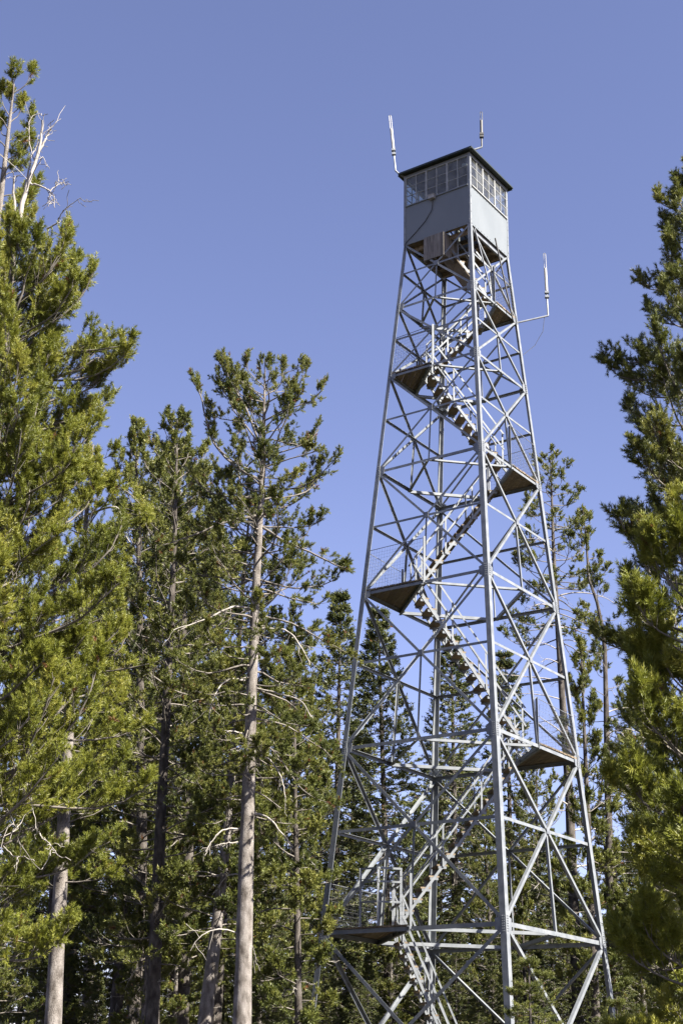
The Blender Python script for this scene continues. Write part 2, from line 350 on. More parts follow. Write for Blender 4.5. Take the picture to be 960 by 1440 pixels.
side = {6: -1, 5: 1, 4: -1, 3: 1, 2: -1, 1: 1}
for k, s in side.items(): landing(k, s)
for k in range(6, 1, -1):
    z0, z1 = LEV[k] + 0.05, LEV[k - 1] + 0.05; s0 = side[k]
    yo = 0.36 if s0 < 0 else -0.36                                   # flights rising to the right run behind, those rising to the left run in front
    flight(z0, s0 * half(LEV[k]) / 2, z1, -s0 * half(LEV[k - 1]) / 2, yo)
flight(0.0, 0.62, LEV[6] + 0.05, -half(LEV[6]) / 2, -0.40, w=0.62)
flight(LEV[1] + 0.05, half(LEV[1]) / 2, ZF + 0.02, -0.62, -0.42, w=0.52)

# caged stair head with a gate on the lowest landing
gz = LEV[6] + 0.09; gr = half(LEV[6]) / 2
gate = empty('gate_cage'); gate.parent = tower
for x, y in ((-gr - 0.02, -0.98), (-gr - 0.9, -0.66), (-gr - 0.02, -0.12), (-gr - 0.55, -1.0)):
    MB().angle((x, y, gz - 0.04), (x, y, gz + 1.32), (0, -1, 0), 0.055, 0.006).build('rail_post', 'steel', gate)
for hgt in (0.55, 1.0, 1.30):
    for (xa, ya), (xb, yb) in (((-gr - 0.02, -0.98), (-gr - 0.55, -1.0)), ((-gr - 0.55, -1.0), (-gr - 0.9, -0.66)), ((-gr - 0.02, -0.98), (-gr - 0.02, -0.12))):
        MB().angle((xa, ya, gz + hgt), (xb, yb, gz + hgt), (0, -1, 0.001), 0.045, 0.006, off=0.01).build('guard_rail', 'steel', gate)

# --- cab
CW = W0 * S2                                                         # corner distance of the cab
zs, ze = ZF + 1.20, ZF + 2.26
for (a, b) in FACES:
    A, B = np.array((*DIRS[a], 0)) * CW, np.array((*DIRS[b], 0)) * CW; e = (B - A) / np.linalg.norm(B - A); n = np.array((e[1], -e[0], 0))
    if n @ (A + B) < 0: n = -n
    Lw = np.linalg.norm(B - A); Z = np.array((0, 0, 1.0))
    pnl = MB().prism([A + e * 0.045 + Z * (ZF - 0.04), B - e * 0.045 + Z * (ZF - 0.04), B - e * 0.045 + Z * zs, A + e * 0.045 + Z * zs], n * -0.015).build('wall_panel', 'panel', tower)
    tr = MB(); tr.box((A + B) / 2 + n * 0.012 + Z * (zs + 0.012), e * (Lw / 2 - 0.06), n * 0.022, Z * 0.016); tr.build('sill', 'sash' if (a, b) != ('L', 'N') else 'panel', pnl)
    bo = MB()
    for i in range(13):
        for zz in (ZF + 0.0, zs - 0.05): bo.box(lerp(A, B, 0.04 + 0.92 * i / 12) + n * 0.005 + Z * zz, e * 0.007, n * 0.006, Z * 0.007)
    bo.build('bolt_row', 'steel_dull', pnl)
    hd = MB(); hd.box((A + B) / 2 - n * 0.02 + Z * (ze - 0.035), e * (Lw / 2 - 0.05), n * 0.02, Z * 0.035); hd.build('head_plate', 'panel', tower)
    zb_, zt_ = zs + 0.03, ze - 0.075
    for i in range(3):
        u0 = 0.05 + i * (Lw - 0.10) / 3; u1 = 0.05 + (i + 1) * (Lw - 0.10) / 3
        P = lambda u, z, o=0.0: A + e * u + Z * z + n * (o - 0.012)
        fr = MB(); t = 0.013
        for (ua, ub, za, zb2) in ((u0, u0 + 2 * t, zb_, zt_), (u1 - 2 * t, u1, zb_, zt_), (u0 + 2 * t, u1 - 2 * t, zb_, zb_ + 2 * t), (u0 + 2 * t, u1 - 2 * t, zt_ - 2 * t, zt_)):
            fr.box(P((ua + ub) / 2, (za + zb2) / 2), e * (ub - ua) / 2, n * 0.018, Z * (zb2 - za) / 2)
        win = fr.build('window', 'sash', tower)
        um = (u0 + u1) / 2; gx = [u0 + 2 * t, um - 0.011, um + 0.011, u1 - 2 * t]
        hz_ = [zb_ + 2 * t + (zt_ - zb_ - 4 * t) * f for f in (0, 1 / 3, 2 / 3, 1)]
        MB().box(P(um, (zb_ + zt_) / 2), e * 0.011, n * 0.014, Z * ((zt_ - zb_) / 2 - 2 * t)).build('muntin', 'sash', win)
        for j in (1, 2):
            for (ga, gb) in ((gx[0], gx[1]), (gx[2], gx[3])):
                MB().box(P((ga + gb) / 2, hz_[j]), e * (gb - ga) / 2, n * 0.012, Z * 0.007).build('muntin', 'sash', win)
        for j in range(3):
            for (ga, gb) in ((gx[0], gx[1]), (gx[2], gx[3])):
                MB().box(P((ga + gb) / 2, (hz_[j] + hz_[j + 1]) / 2), e * (gb - ga) / 2, n * 0.002, Z * ((hz_[j + 1] - hz_[j]) / 2 - 0.0075)).build('pane', 'glass', win)
for c in 'NRBL':                                                     # corner posts
    d = DIRS[c]; ia = np.array((-d[0] - d[1], d[0] - d[1], 0)) * S2; ib = np.array((-d[0] + d[1], -d[0] - d[1], 0)) * S2
    o = np.array((d[0], d[1], 0)) * 0.012
    m = MB(); m.profile(np.array((d[0] * CW, d[1] * CW, ZF - 0.03)) + o, np.array((d[0] * CW, d[1] * CW, ze)) + o, ia, ib, [(0, 0), (0.07, 0), (0.07, 0.008), (0.008, 0.008), (0.008, 0.07), (0, 0.07)])
    for i in range(9):
        for q in (ia, ib):
            oth = ib if q is ia else ia
            m.box(np.array((d[0] * CW, d[1] * CW, ZF + 0.1 + i * 0.25)) + o + q * 0.04 - oth * 0.004, q * 0.008, oth * 0.006, np.array((0, 0, 0.008)))
    m.build('corner_post', 'steel', tower)
# floor: planks on joists, seen from below; hatch left open where the last flight comes up
ev = np.array((1, 1, 0)) * S2; nv = np.array((1, -1, 0)) * S2         # along / across axes of the cab square
fl = MB()
for s in (-0.98, 0.98): fl.bar(ev * -1.03 + nv * s + np.array((0, 0, ZF - 0.10)), ev * 1.03 + nv * s + np.array((0, 0, ZF - 0.10)), 0.06, 0.14)
floor = fl.build('cab_floor', 'steel_dull', tower)
for i in range(5):
    x = -0.8 + i * 0.4; MB().bar(ev * x - nv * 0.94 + np.array((0, 0, ZF - 0.10)), ev * x + nv * 0.94 + np.array((0, 0, ZF - 0.10)), 0.045, 0.13).build('joist', 'wood', floor)
for i in range(14):
    v0 = -1.03 + i * 2.06 / 14; v1 = v0 + 2.06 / 14 - 0.006; vm = (v0 + v1) / 2
    spans = [(-1.03, 1.03)] if abs(vm - 0.15) > 0.52 else [(-1.03, -0.95), (0.0, 1.03)]
    for (a0, a1) in spans:
        MB().box(ev * (a0 + a1) / 2 + nv * vm + np.array((0, 0, ZF - 0.012)), ev * (a1 - a0) / 2, nv * (v1 - v0) / 2, (0, 0, 0.018)).build('plank', 'wood', floor)
# boarded stair hood hanging under the floor at the left face
hb = empty('stair_hood'); hb.parent = tower
LA, NA = np.array((-CW, 0, 0)), np.array((0, -CW, 0)); eL = (NA - LA) / np.linalg.norm(NA - LA); nL = np.array((-1, -1, 0)) * S2
u0, u1, zb0 = 0.68, 1.32, ZF - 0.78
for i in range(6):
    ua = u0 + i * (u1 - u0) / 6; ub = ua + (u1 - u0) / 6 - 0.005
    MB().box(LA + eL * (ua + ub) / 2 + nL * 0.05 + np.array((0, 0, (ZF - 0.05 + zb0) / 2)), eL * (ub - ua) / 2, nL * 0.012, (0, 0, (ZF - 0.05 - zb0) / 2)).build('board', 'greywood', hb)
for uu in (u0, u1):
    for i in range(5):
        va = -0.02 - i * 0.13; c = LA + eL * (uu + (0.012 if uu == u1 else -0.012) - 0.003) + nL * (0.03 + va - 0.06) + np.array((0, 0, (ZF - 0.05 + zb0) / 2 - 0.0 * i))
        MB().box(c, eL * 0.011, nL * 0.062, (0, 0, (ZF - 0.05 - zb0) / 2)).build('board', 'greywood', hb)
# sloping boards closing the underside of the last flight
fa = np.array((half(LEV[1]) / 2, -0.42, LEV[1] + 0.05)); fb = np.array((-0.62, -0.42, ZF + 0.02)); fd = (fb - fa); fL = np.linalg.norm(fd); fd /= fL
fn = np.cross(fd, (0, 1, 0)); fn = fn if fn[2] < 0 else -fn
for i in range(4):
    f0 = 0.36 + i * 0.14; c = fa + fd * fL * (f0 + 0.07) + fn * 0.11
    MB().box(c, fd * (fL * 0.07 - 0.004), (0, 0.33, 0), fn * 0.010).build('board', 'wood', hb)
# ceiling, roof
ce = MB().box((0, 0, ze + 0.012), ev * 1.05, nv * 1.05, (0, 0, 0.010)).build('ceiling_board', 'ceil', tower)
r0, r1 = W0 / 2 + 0.13, 0.06
rf = MB(); q = [(-1, -1), (1, -1), (1, 1), (-1, 1)]
lo = [ev * x * r0 + nv * y * r0 + np.array((0, 0, ze + 0.028)) for x, y in q]; mid = [p + np.array((0, 0, 0.055)) for p in lo]; hi = [ev * x * r1 + nv * y * r1 + np.array((0, 0, ze + 0.46)) for x, y in q]
rf.add(lo + mid + hi, [(3, 2, 1, 0), (8, 9, 10, 11)] + [(i, (i + 1) % 4, 4 + (i + 1) % 4, 4 + i) for i in range(4)] + [(4 + i, 4 + (i + 1) % 4, 8 + (i + 1) % 4, 8 + i) for i in range(4)])
roof = rf.build('roof', 'roof', tower)
for i in range(4):
    p, q_ = lo[i], lo[(i + 1) % 4]; d = (q_ - p) / np.linalg.norm(q_ - p); MB().bar(p + d * 0.03 + np.array((0, 0, -0.012)), q_ - d * 0.03 + np.array((0, 0, -0.012)), 0.05, 0.022).build('eave_strip', 'roof', roof)
MB().tube([(0, 0, ze + 0.44), (0, 0, ze + 0.62)], 0.05).build('roof_vent', 'roof', roof)
# junction box with its cable on the shaded wall, small lamp in the window corner
jb = LA + eL * 0.95 + nL * 0.07 + np.array((0, 0, zs - 0.02))
m = MB().box(jb, eL * 0.095, nL * 0.055, (0, 0, 0.055)); m.box(jb + np.array((0, 0, 0.06)) , eL * 0.105, nL * 0.065, (0, 0, 0.006)); jo = m.build('junction_box', 'white', tower)
cp = [jb + eL * 0.02 + nL * -0.03 + np.array((0, 0, -0.06)), LA + eL * 0.93 + nL * 0.03 + np.array((0, 0, ZF + 0.80 - ZF * 0)), LA + eL * 0.72 + nL * 0.025 + np.array((0, 0, ZF + 0.52)), LA + eL * 0.40 + nL * 0.02 + np.array((0, 0, ZF + 0.26)), LA + eL * 0.06 + nL * 0.02 + np.array((0, 0, ZF + 0.02)), LA + eL * 0.02 + nL * 0.02 + np.array((0, 0, ZF - 0.5))]
MB().tube(cp, 0.011, 6).build('cable', 'cable', jo)
m = MB(); lp = LA + eL * (W0 - 0.17) - nL * 0.09 + np.array((0, 0, ZF + 1.93)); m.tube([lp - eL * 0.09 + np.array((0, 0, 0.05)), lp, lp + eL * 0.04 + np.array((0, 0, -0.05))], [0.06, 0.055, 0.02], 10); m.tube([lp, lp + np.array((0, 0, 0.3))], 0.012, 6); m.build('inside_lamp', 'white', tower)
# firefinder stand in the middle of the cab
m = MB().tube([(0.05, 0.05, ZF + 0.01), (0.05, 0.05, ZF + 0.95)], 0.07, 10); m.tube([(0.05, 0.05, ZF + 0.95), (0.05, 0.05, ZF + 1.0)], 0.28, 18); m.build('sighting_table', 'dark', tower)
# conduit lines up the right face
NR = lambda u, z: lerp(corner('N', z), corner('R', z), u)
for u in (0.10,):
    MB().tube([NR(u, ZF - 0.1), NR(u + 0.22, ZF - 1.3), NR(u + 0.30, LEV[1] + 0.1)], 0.02, 6).build('conduit', 'steel_dull', tower)
MB().tube([NR(0.52, ZF + 0.02) + np.array((0.1, -0.1, 0)), NR(0.80, LEV[1] - 0.2) + np.array((0.06, -0.06, 0))], 0.022, 6).build('conduit', 'dark', tower)
# --- antennas, bolted to the tower
def antenna(label, pts, mast, tip, cup):
    """pts: bracket path; mast: (base, top) of the mast; tip: length of the folded dipole"""
    p0, p1 = np.array(mast[0], float), np.array(mast[1], float); d = p1 - p0; Lm = np.linalg.norm(d); d /= Lm
    root = empty('antenna', tuple(pts[0])); o = np.array(pts[0], float)
    tag(root, label, 'antenna', 'antennas fixed to the lookout tower')
    MB().tube([np.array(p, float) - o for p in pts], 0.026, 8).build('bracket_arm', 'steel_dull', root)
    MB().tube([p0 - o, p0 + d * Lm * 0.42 - o], 0.024, 8).build('mast', cup[0], root)
    MB().tube([p0 + d * Lm * 0.36 - o, p0 + d * Lm * 0.40 - o, p0 + d * Lm * 0.76 - o], [0.034, 0.042, 0.042], 8).build('radome', cup[1], root)
    s = np.array((1, 0, 0)) * 0.028; a = p0 + d * Lm * 0.75 - o; b = p0 + d * Lm - o
    MB().tube([a - s, b - s, b + d * 0.02, b + s, a + s], 0.011, 6).build('dipole_loop', cup[1], root)
    for f in (0.3, 0.37): MB().box(p0 + d * Lm * f - o, (0.055, 0, 0), (0, 0.05, 0), (0, 0, 0.03)).build('clamp', cup[2], root)
    return root
Lc = at(562, 246, 35.4); A1 = at(556, 240, 35.4)
antenna('pale whip antenna leaning outward from the roof corner above the shaded wall', [at(570, 250, 35.46), Lc, A1], (A1, at(548, 163, 35.4)), 0.5, ('steel', 'white', 'steel'))
A2 = at(677, 207, 34.3)
antenna('dark upright antenna on the roof corner where both glazed walls meet', [at(664, 211, 34.22), A2], (A2, at(676, 158, 34.3)), 0.3, ('dark', 'dark', 'dark'))
rl = corner('R', 21.66); cy, sy = math.cos(YAW), math.sin(YAW); rw = np.array((TX + rl[0] * cy - rl[1] * sy, TY + rl[0] * sy + rl[1] * cy, 21.66))
A3 = at(770, 444, 36.1)
a3 = antenna('white two-pronged antenna on a long arm below the cab', [rw + np.array((-0.05, 0, -0.01)), A3], (A3, at(765, 357, 36.1)), 0.5, ('steel', 'white', 'steel'))
o = rw + np.array((-0.05, 0, -0.01)); MB().tube([A3 + np.array((-0.1, 0, -0.02)) - o, A3 + np.array((-0.16, 0, -0.5)) - o, A3 + np.array((-0.4, 0, -0.95)) - o, rw + np.array((0.12, 0, -1.0)) - o], 0.007, 5).build('cable', 'cable', a3)

# ------------------------------------------------------------------ trees
def shoot_templates(rng, n, length, needle, width, kind, count=8):
    """needle shoots along +z as arrays of thin triangles (count, n*3, 3)"""
    out = []
    for _ in range(count):
        s = np.sort(rng.random(n)); az = rng.random(n) * 2 * np.pi
        if kind == 'fir': az = np.where(rng.random(n) < 0.5, 0, np.pi) + rng.normal(0, 0.55, n)
        th = np.radians(rng.uniform(38, 72, n)) * (1 - 0.55 * s ** 3) if kind == 'pine' else np.radians(rng.uniform(45, 75, n)) * (1 - 0.5 * s ** 4)
        rad = np.stack([np.cos(az), np.sin(az), np.zeros(n)], 1); d = rad * np.sin(th)[:, None]; d[:, 2] = np.cos(th)
        L = needle * rng.uniform(0.75, 1.2, n); base = np.zeros((n, 3)); base[:, 2] = s * length
        base += rng.normal(0, 0.004, (n, 3))
        side = np.cross(d, rng.normal(0, 1, (n, 3))); side /= np.linalg.norm(side, axis=1, keepdims=True)
        w = width * rng.uniform(0.7, 1.2, n)
        tri = np.stack([base + side * w[:, None] / 2, base - side * w[:, None] / 2, base + d * L[:, None]], 1)
        out.append(tri.reshape(-1, 3))
    return np.array(out)

def unit(v): return v / (np.linalg.norm(v, axis=-1, keepdims=True) + 1e-9)

def foliage(rng, pos, dirs, scale, tint, tmpl):
    """places needle shoots; returns vertices, triangles, tint"""
    k = rng.integers(0, len(tmpl), len(pos)); d = unit(dirs); rv = rng.normal(0, 1, d.shape)
    u = unit(np.cross(d, rv)); v = np.cross(d, u)
    T = tmpl[k] * scale[:, None, None]                                # (S, n3, 3)
    V = pos[:, None] + T[..., 0:1] * u[:, None] + T[..., 1:2] * v[:, None] + T[..., 2:3] * d[:, None]
    nv = V.shape[1]; V = V.reshape(-1, 3)
    return V, np.arange(len(V)).reshape(-1, 3), np.repeat(tint, nv)

def shoot_nodes(tmpl, mat):
    """geometry nodes that set one of the needle-shoot meshes on every point of a crown"""
    coll = bpy.data.collections.new('needle_shoots')
    for T in tmpl:
        o = np_mesh('needle_shoot', T, np.arange(len(T)).reshape(-1, 3), mat); COL.objects.unlink(o); coll.objects.link(o)
    g = bpy.data.node_groups.new('crown_shoots', 'GeometryNodeTree'); n = g.nodes; l = g.links
    g.interface.new_socket('Geometry', in_out='INPUT', socket_type='NodeSocketGeometry'); g.interface.new_socket('Geometry', in_out='OUTPUT', socket_type='NodeSocketGeometry')
    gi = n.new('NodeGroupInput'); go = n.new('NodeGroupOutput'); ip = n.new('GeometryNodeInstanceOnPoints'); ci = n.new('GeometryNodeCollectionInfo')
    ci.inputs['Collection'].default_value = coll; ci.inputs['Separate Children'].default_value = True; ci.inputs['Reset Children'].default_value = True
    def attr(name, dt):
        a = n.new('GeometryNodeInputNamedAttribute'); a.data_type = dt; a.inputs['Name'].default_value = name; return a.outputs['Attribute']
    l.new(gi.outputs[0], ip.inputs['Points']); l.new(ci.outputs[0], ip.inputs['Instance']); ip.inputs['Pick Instance'].default_value = True
    l.new(attr('pick', 'INT'), ip.inputs['Instance Index']); l.new(attr('rot', 'QUATERNION'), ip.inputs['Rotation']); l.new(attr('size', 'FLOAT'), ip.inputs['Scale'])
    jg = n.new('GeometryNodeJoinGeometry'); l.new(ip.outputs[0], jg.inputs[0]); l.new(gi.outputs[0], jg.inputs[0]); l.new(jg.outputs[0], go.inputs[0]); return g

def shoot_points(rng, name, pos, dirs, scale, tint, tmpl, mat, parent):
    N = len(pos); d = unit(dirs); me = bpy.data.meshes.new(name); me.vertices.add(N); me.vertices.foreach_set('co', np.ascontiguousarray(pos, np.float32).ravel())
    h = np.stack([1 + d[:, 2], -d[:, 1], d[:, 0], np.zeros(N)], 1); h = unit(h)           # turns +z onto d
    a = rng.random(N) * np.pi; r = np.stack([np.cos(a), 0 * a, 0 * a, np.sin(a)], 1)      # roll about the shoot
    q = np.stack([h[:, 0] * r[:, 0] - h[:, 3] * r[:, 3], h[:, 1] * r[:, 0] + h[:, 2] * r[:, 3], h[:, 2] * r[:, 0] - h[:, 1] * r[:, 3], h[:, 0] * r[:, 3] + h[:, 3] * r[:, 0]], 1)
    for nm, ty, val in (('rot', 'QUATERNION', q), ('size', 'FLOAT', scale), ('tint', 'FLOAT', tint), ('pick', 'INT', rng.integers(0, len(tmpl), N))):
        at_ = me.attributes.new(nm, ty, 'POINT'); at_.data.foreach_set('value', np.ascontiguousarray(val, np.int32 if ty == 'INT' else np.float32).ravel())
    me.update(); me.materials.append(M[mat]); o = bpy.data.objects.new(name, me); COL.objects.link(o); o.parent = parent
    md = o.modifiers.new('shoots', 'NODES'); md.node_group = shoot_nodes(tmpl, mat); return o

def along(P, s):
    """points and tangents on polylines P (M,K,3) at parameters s (M,)"""
    K = P.shape[1]; x = np.clip(s, 0, 0.9999) * (K - 1); i = x.astype(int); f = (x - i)[:, None]; m = np.arange(len(P))
    return P[m, i] * (1 - f) + P[m, i + 1] * f, unit(P[m, i + 1] - P[m, i])

def smooth_path(p, n):
    """Catmull-Rom curve through the points p, n samples"""
    p = np.concatenate([[2 * p[0] - p[1]], p, [2 * p[-1] - p[-2]]]); x = np.linspace(0, len(p) - 3 - 1e-6, n); i = x.astype(int); f = (x - i)[:, None]
    a, b, c, d = p[i], p[i + 1], p[i + 2], p[i + 3]
    return 0.5 * (2 * b + (c - a) * f + (2 * a - 5 * b + 4 * c - d) * f ** 2 + (3 * b - a - 3 * c + d) * f ** 3)

STY = {
 'pine':  dict(kind='pine', n_sec=12, sec=0.42, e0=(5, 55), curl=35, n_tuft=6, tl=0.24, tn=0.085, tw=0.018, tnum=16, up=0.45, mat='needle_green', jit=0.35),
 'fir':   dict(kind='fir', n_sec=16, sec=0.42, e0=(-22, 35), curl=14, n_tuft=5, tl=0.22, tn=0.085, tw=0.038, tnum=10, bare=0.03, up=0.06, mat='needle_fir', jit=0.18),
}
def conifer(name, label, cat, group, seed, path, r0, zc0, prof, n_prim, style='pine', bark_='bark_pale', sep=False, az=None, dead=0, extra=(), crown_end=1.0, **ov):
    """one tree: Empty at the base > trunk, limbs, twigs, crown.  path: world points of the trunk from the ground up"""
    st = dict(STY[style]); st.update(ov); rng = np.random.default_rng(seed)
    path = np.array(path, float); base = path[0].copy(); base[2] = -0.12; path = path - base
    root = empty(name, tuple(base)); tag(root, label, cat, group)
    # trunk
    zz = path[:, 2]; H = zz[-1]; K = 26; zt = np.linspace(0, 1, K) * H
    tx = np.interp(zt, zz, path[:, 0]) + np.cumsum(rng.normal(0, 0.0035, K)) * H / 16; ty = np.interp(zt, zz, path[:, 1]) + np.cumsum(rng.normal(0, 0.0035, K)) * H / 16
    tx -= np.linspace(tx[0] - path[0, 0], 0, K); ty -= np.linspace(ty[0] - path[0, 1], 0, K)
    tr = r0 * (1 - zt / H) ** 0.8 + 0.012; tr[0] *= 1.35; tr *= 1 + rng.normal(0, 0.025, K)
    tv, tf = tubes(np.stack([tx, ty, zt], 1)[None], tr[None], 14); np_mesh('trunk', tv, tf, bark_, root, smooth=True)
    tp = lambda z: np.stack([np.interp(z, zt, tx), np.interp(z, zt, ty), z], -1)
    # primary limbs
    n = n_prim; t = (np.arange(n) + rng.uniform(0, 1, n)) / n; t = t ** 0.92 * crown_end
    if st['kind'] == 'fir': nw = max(8, n // 7); t = (np.floor(t * nw) + rng.normal(0.5, 0.12, n)) / nw; t = np.clip(t, 0, 0.985)
    z0 = zc0 + t * (H - zc0) * 0.985; A = np.arange(n) * 2.39996 + rng.normal(0, st['jit'], n)
    R = np.interp(t, [p[0] for p in prof], [p[1] for p in prof]) * rng.uniform(0.68, 1.12, n) ** (1 if st['kind'] == 'pine' else 0.5)
    if az: R *= 1 + az[1] * np.cos(A - az[0])
    e0 = np.radians(st['e0'][0] + (st['e0'][1] - st['e0'][0]) * t ** 1.6 + rng.normal(0, 9 if st['kind'] == 'pine' else 4, n))
    K1 = 8; s = np.linspace(0, 1, K1 - 1)
    el = e0[:, None] + np.radians(st['curl']) * (s[None] ** 1.5) * rng.uniform(0.5, 1.3, (n, 1)) - np.radians(st.get('sag', 12)) * np.sin(s * np.pi)[None]
    aa = A[:, None] + np.cumsum(rng.normal(0, st['jit'] * 0.45, (n, K1 - 1)), 1); el = el + np.cumsum(rng.normal(0, st['jit'] * 0.28, (n, K1 - 1)), 1)
    step = (R / (K1 - 1))[:, None, None] * np.stack([np.cos(el) * np.cos(aa), np.cos(el) * np.sin(aa), np.sin(el)], -1)
    P = tp(z0)[:, None] + np.concatenate([np.zeros((n, 1, 3)), np.cumsum(step, 1)], 1)
    pr = (0.006 + 0.009 * R)[:, None] * np.linspace(1, 0.3, K1)[None]
    ex = []
    for pts, rad, nt in extra:                                        # signature limbs given as world polylines
        q = np.array(pts, float) - base; q = smooth_path(q, 22); q[2:] += np.cumsum(rng.normal(0, 0.006, (20, 3)), 0)
        ex.append((q[::3], rad, nt, q))
    if sep:
        for i in range(n):
            v, f = tubes(P[i:i + 1], pr[i:i + 1], 5); np_mesh('limb', v, f, 'twig', root, smooth=True)
    else:
        v, f = tubes(P, pr, 4); tag(np_mesh('limbs', v, f, 'twig', root), kind='stuff')
    for q8, rad, nt, q in ex:
        v, f = tubes(q[None], np.linspace(rad, rad * 0.3, len(q))[None] * (0.62 if nt else 0.8), 6); np_mesh('limb', v, f, 'twig' if nt else 'deadwood', root, smooth=True)
        if not nt:                                                    # bare side twigs of a dead limb
            Ln = np.linalg.norm(q[-1] - q[0]); kk = 7; b0, t0 = along(np.repeat(q8[None], kk, 0), rng.uniform(0.3, 1, kk)); dd = unit(t0 + rng.normal(0, 0.6, (kk, 3)) + np.array((0, 0, -0.25)))
            Qd = b0[:, None] + (rng.uniform(0.1, 0.35, kk) * Ln)[:, None, None] * dd[:, None] * np.linspace(0, 1, 5)[None, :, None]; Qd[:, 1:] += np.cumsum(rng.normal(0, 0.02, (kk, 4, 3)), 1)
            v, f = tubes(Qd, np.full((kk, 5), 0.0045), 3); tag(np_mesh('twigs', v, f, 'deadwood', root), kind='stuff')
    # secondaries
    ns = st['n_sec']; live = [P]; lr = [R]
    q = [(p, nt) for p, rad, nt, _ in ex if nt]
    if q: live.append(np.array([p for p, _ in q])); lr.append(np.array([0.9 * np.linalg.norm(p[-1] - p[0]) for p, _ in q]))
    P2 = np.concatenate(live); R2 = np.concatenate(lr); n2 = len(P2)
    cnt = np.maximum(3 if st['kind'] == 'pine' else 7, np.round(ns * np.clip(R2 / max(p[1] for p in prof), 0.35, 1.2))).astype(int)
    idx = np.repeat(np.arange(n2), cnt); m = len(idx); s0 = st.get('bare', 0.22); ss = s0 + (1 - s0) * rng.random(m) ** 0.8
    B0, T0 = along(P2[idx], ss); sg = np.where(rng.random(m) < 0.5, -1, 1)
    ang = sg * np.radians(rng.uniform(30, 70, m)); ca, sa = np.cos(ang), np.sin(ang)
    D = np.stack([T0[:, 0] * ca - T0[:, 1] * sa, T0[:, 0] * sa + T0[:, 1] * ca, T0[:, 2] + rng.normal(st['up'] * 0.5, 0.35 if st['kind'] == 'pine' else 0.10, m)], 1); D = unit(D)
    SL = (st['sec'] * R2[idx] * (1.08 - ss) + 0.10) * rng.uniform(0.6, 1.25, m); K2 = 4
    w = np.linspace(0, 1, K2)[None, :, None]; up = np.zeros(3); up[2] = st['up']
    Q = B0[:, None] + SL[:, None, None] * (D[:, None] * w + up * w ** 2 * 0.5 + rng.normal(0, 0.05, (m, K2, 3)) * w)
    v, f = tubes(Q, (0.003 + 0.006 * SL)[:, None] * np.linspace(1, 0.5, K2)[None], 3)
    tag(np_mesh('twigs', v, f, 'twig', root), kind='stuff')
    # needle shoots on the secondaries and at the limb tips
    ntf = st['n_tuft']; ii = np.repeat(np.arange(m), ntf); s2 = rng.uniform(st.get('from_', 0.5), 1.0, len(ii)); s2[::ntf] = 1.0
    C, Tn = along(Q[ii], s2)
    lat = rng.normal(0, st.get('lat', 0.8) if st['kind'] == 'pine' else 0.35, (len(ii), 3)); lat[::ntf] *= 0.25
    if st['kind'] == 'fir': lat[:, 2] *= 0.25
    dirs = unit(Tn + lat + np.array((0, 0, st['up'])))
    pi = np.repeat(np.arange(n2), 4); sp = rng.uniform(0.72, 1.0, len(pi)); Cp, Tp = along(P2[pi], sp)
    C = np.concatenate([C, Cp]); dirs = np.concatenate([dirs, unit(Tp + rng.normal(0, 0.35, (len(pi), 3)) + np.array((0, 0, st['up'] * 0.7)))])
    pid = np.concatenate([idx[ii], pi])
    bt = rng.normal(0, 0.14, n2); tn = np.clip(0.5 + bt[pid] + rng.normal(0, 0.17, len(C)), 0, 0.92); tn[rng.random(len(C)) < st.get('brown', 0.006)] = 0.985
    tm = shoot_templates(rng, st['tnum'], st['tl'], st['tn'], st['tw'], st['kind'])
    if st.get('gn'):
        tag(shoot_points(rng, 'crown', C, dirs, rng.uniform(0.65, 1.2, len(C)), tn, tm, st['mat'] + '_shoot', root), kind='stuff')
    else:
        v, f, tt = foliage(rng, C, dirs, rng.uniform(0.65, 1.2, len(C)), tn, tm)
        tag(np_mesh('crown', v, f, st['mat'], root, tint=tt), kind='stuff')
    # dead, drooping branches on the bare part of the trunk
    if dead:
        zd = rng.uniform(max(1.5, zc0 * 0.35), zc0 + (H - zc0) * st.get('dead_top', 0.45), dead); Ad = rng.random(dead) * 2 * np.pi; Ld = rng.uniform(0.3, st.get('dead_len', 1.2), dead)
        ed = np.radians(rng.uniform(0, 30, dead))[:, None] - np.radians(st.get('dead_droop', 75)) * (np.linspace(0, 1, K1 - 1) ** 1.2)[None] * rng.uniform(0.2, 1.2, (dead, 1))
        ad = Ad[:, None] + np.cumsum(rng.normal(0, 0.16, (dead, K1 - 1)), 1)
        Pd = tp(zd)[:, None] + np.concatenate([np.zeros((dead, 1, 3)), np.cumsum((Ld / (K1 - 1))[:, None, None] * np.stack([np.cos(ed) * np.cos(ad), np.cos(ed) * np.sin(ad), np.sin(ed)], -1), 1)], 1)
        for i in range(dead):
            v, f = tubes(Pd[i:i + 1], ((0.006 + 0.011 * Ld[i]) * np.linspace(1, 0.3, K1))[None], 5); np_mesh('dead_branch', v, f, 'deadwood', root, smooth=True)
        k = np.repeat(np.arange(dead), 5); b0, t0 = along(Pd[k], rng.uniform(0.3, 1, len(k))); dd = unit(t0 + rng.normal(0, 0.7, (len(k), 3)))
        Qd = b0[:, None] + (rng.uniform(0.12, 0.4, len(k)) * Ld[k])[:, None, None] * dd[:, None] * np.linspace(0, 1, 4)[None, :, None] + rng.normal(0, 0.015, (len(k), 4, 3))
        v, f = tubes(Qd, np.full((len(k), 4), 0.0045), 3); tag(np_mesh('twigs', v, f, 'deadwood', root), kind='stuff')
    return root

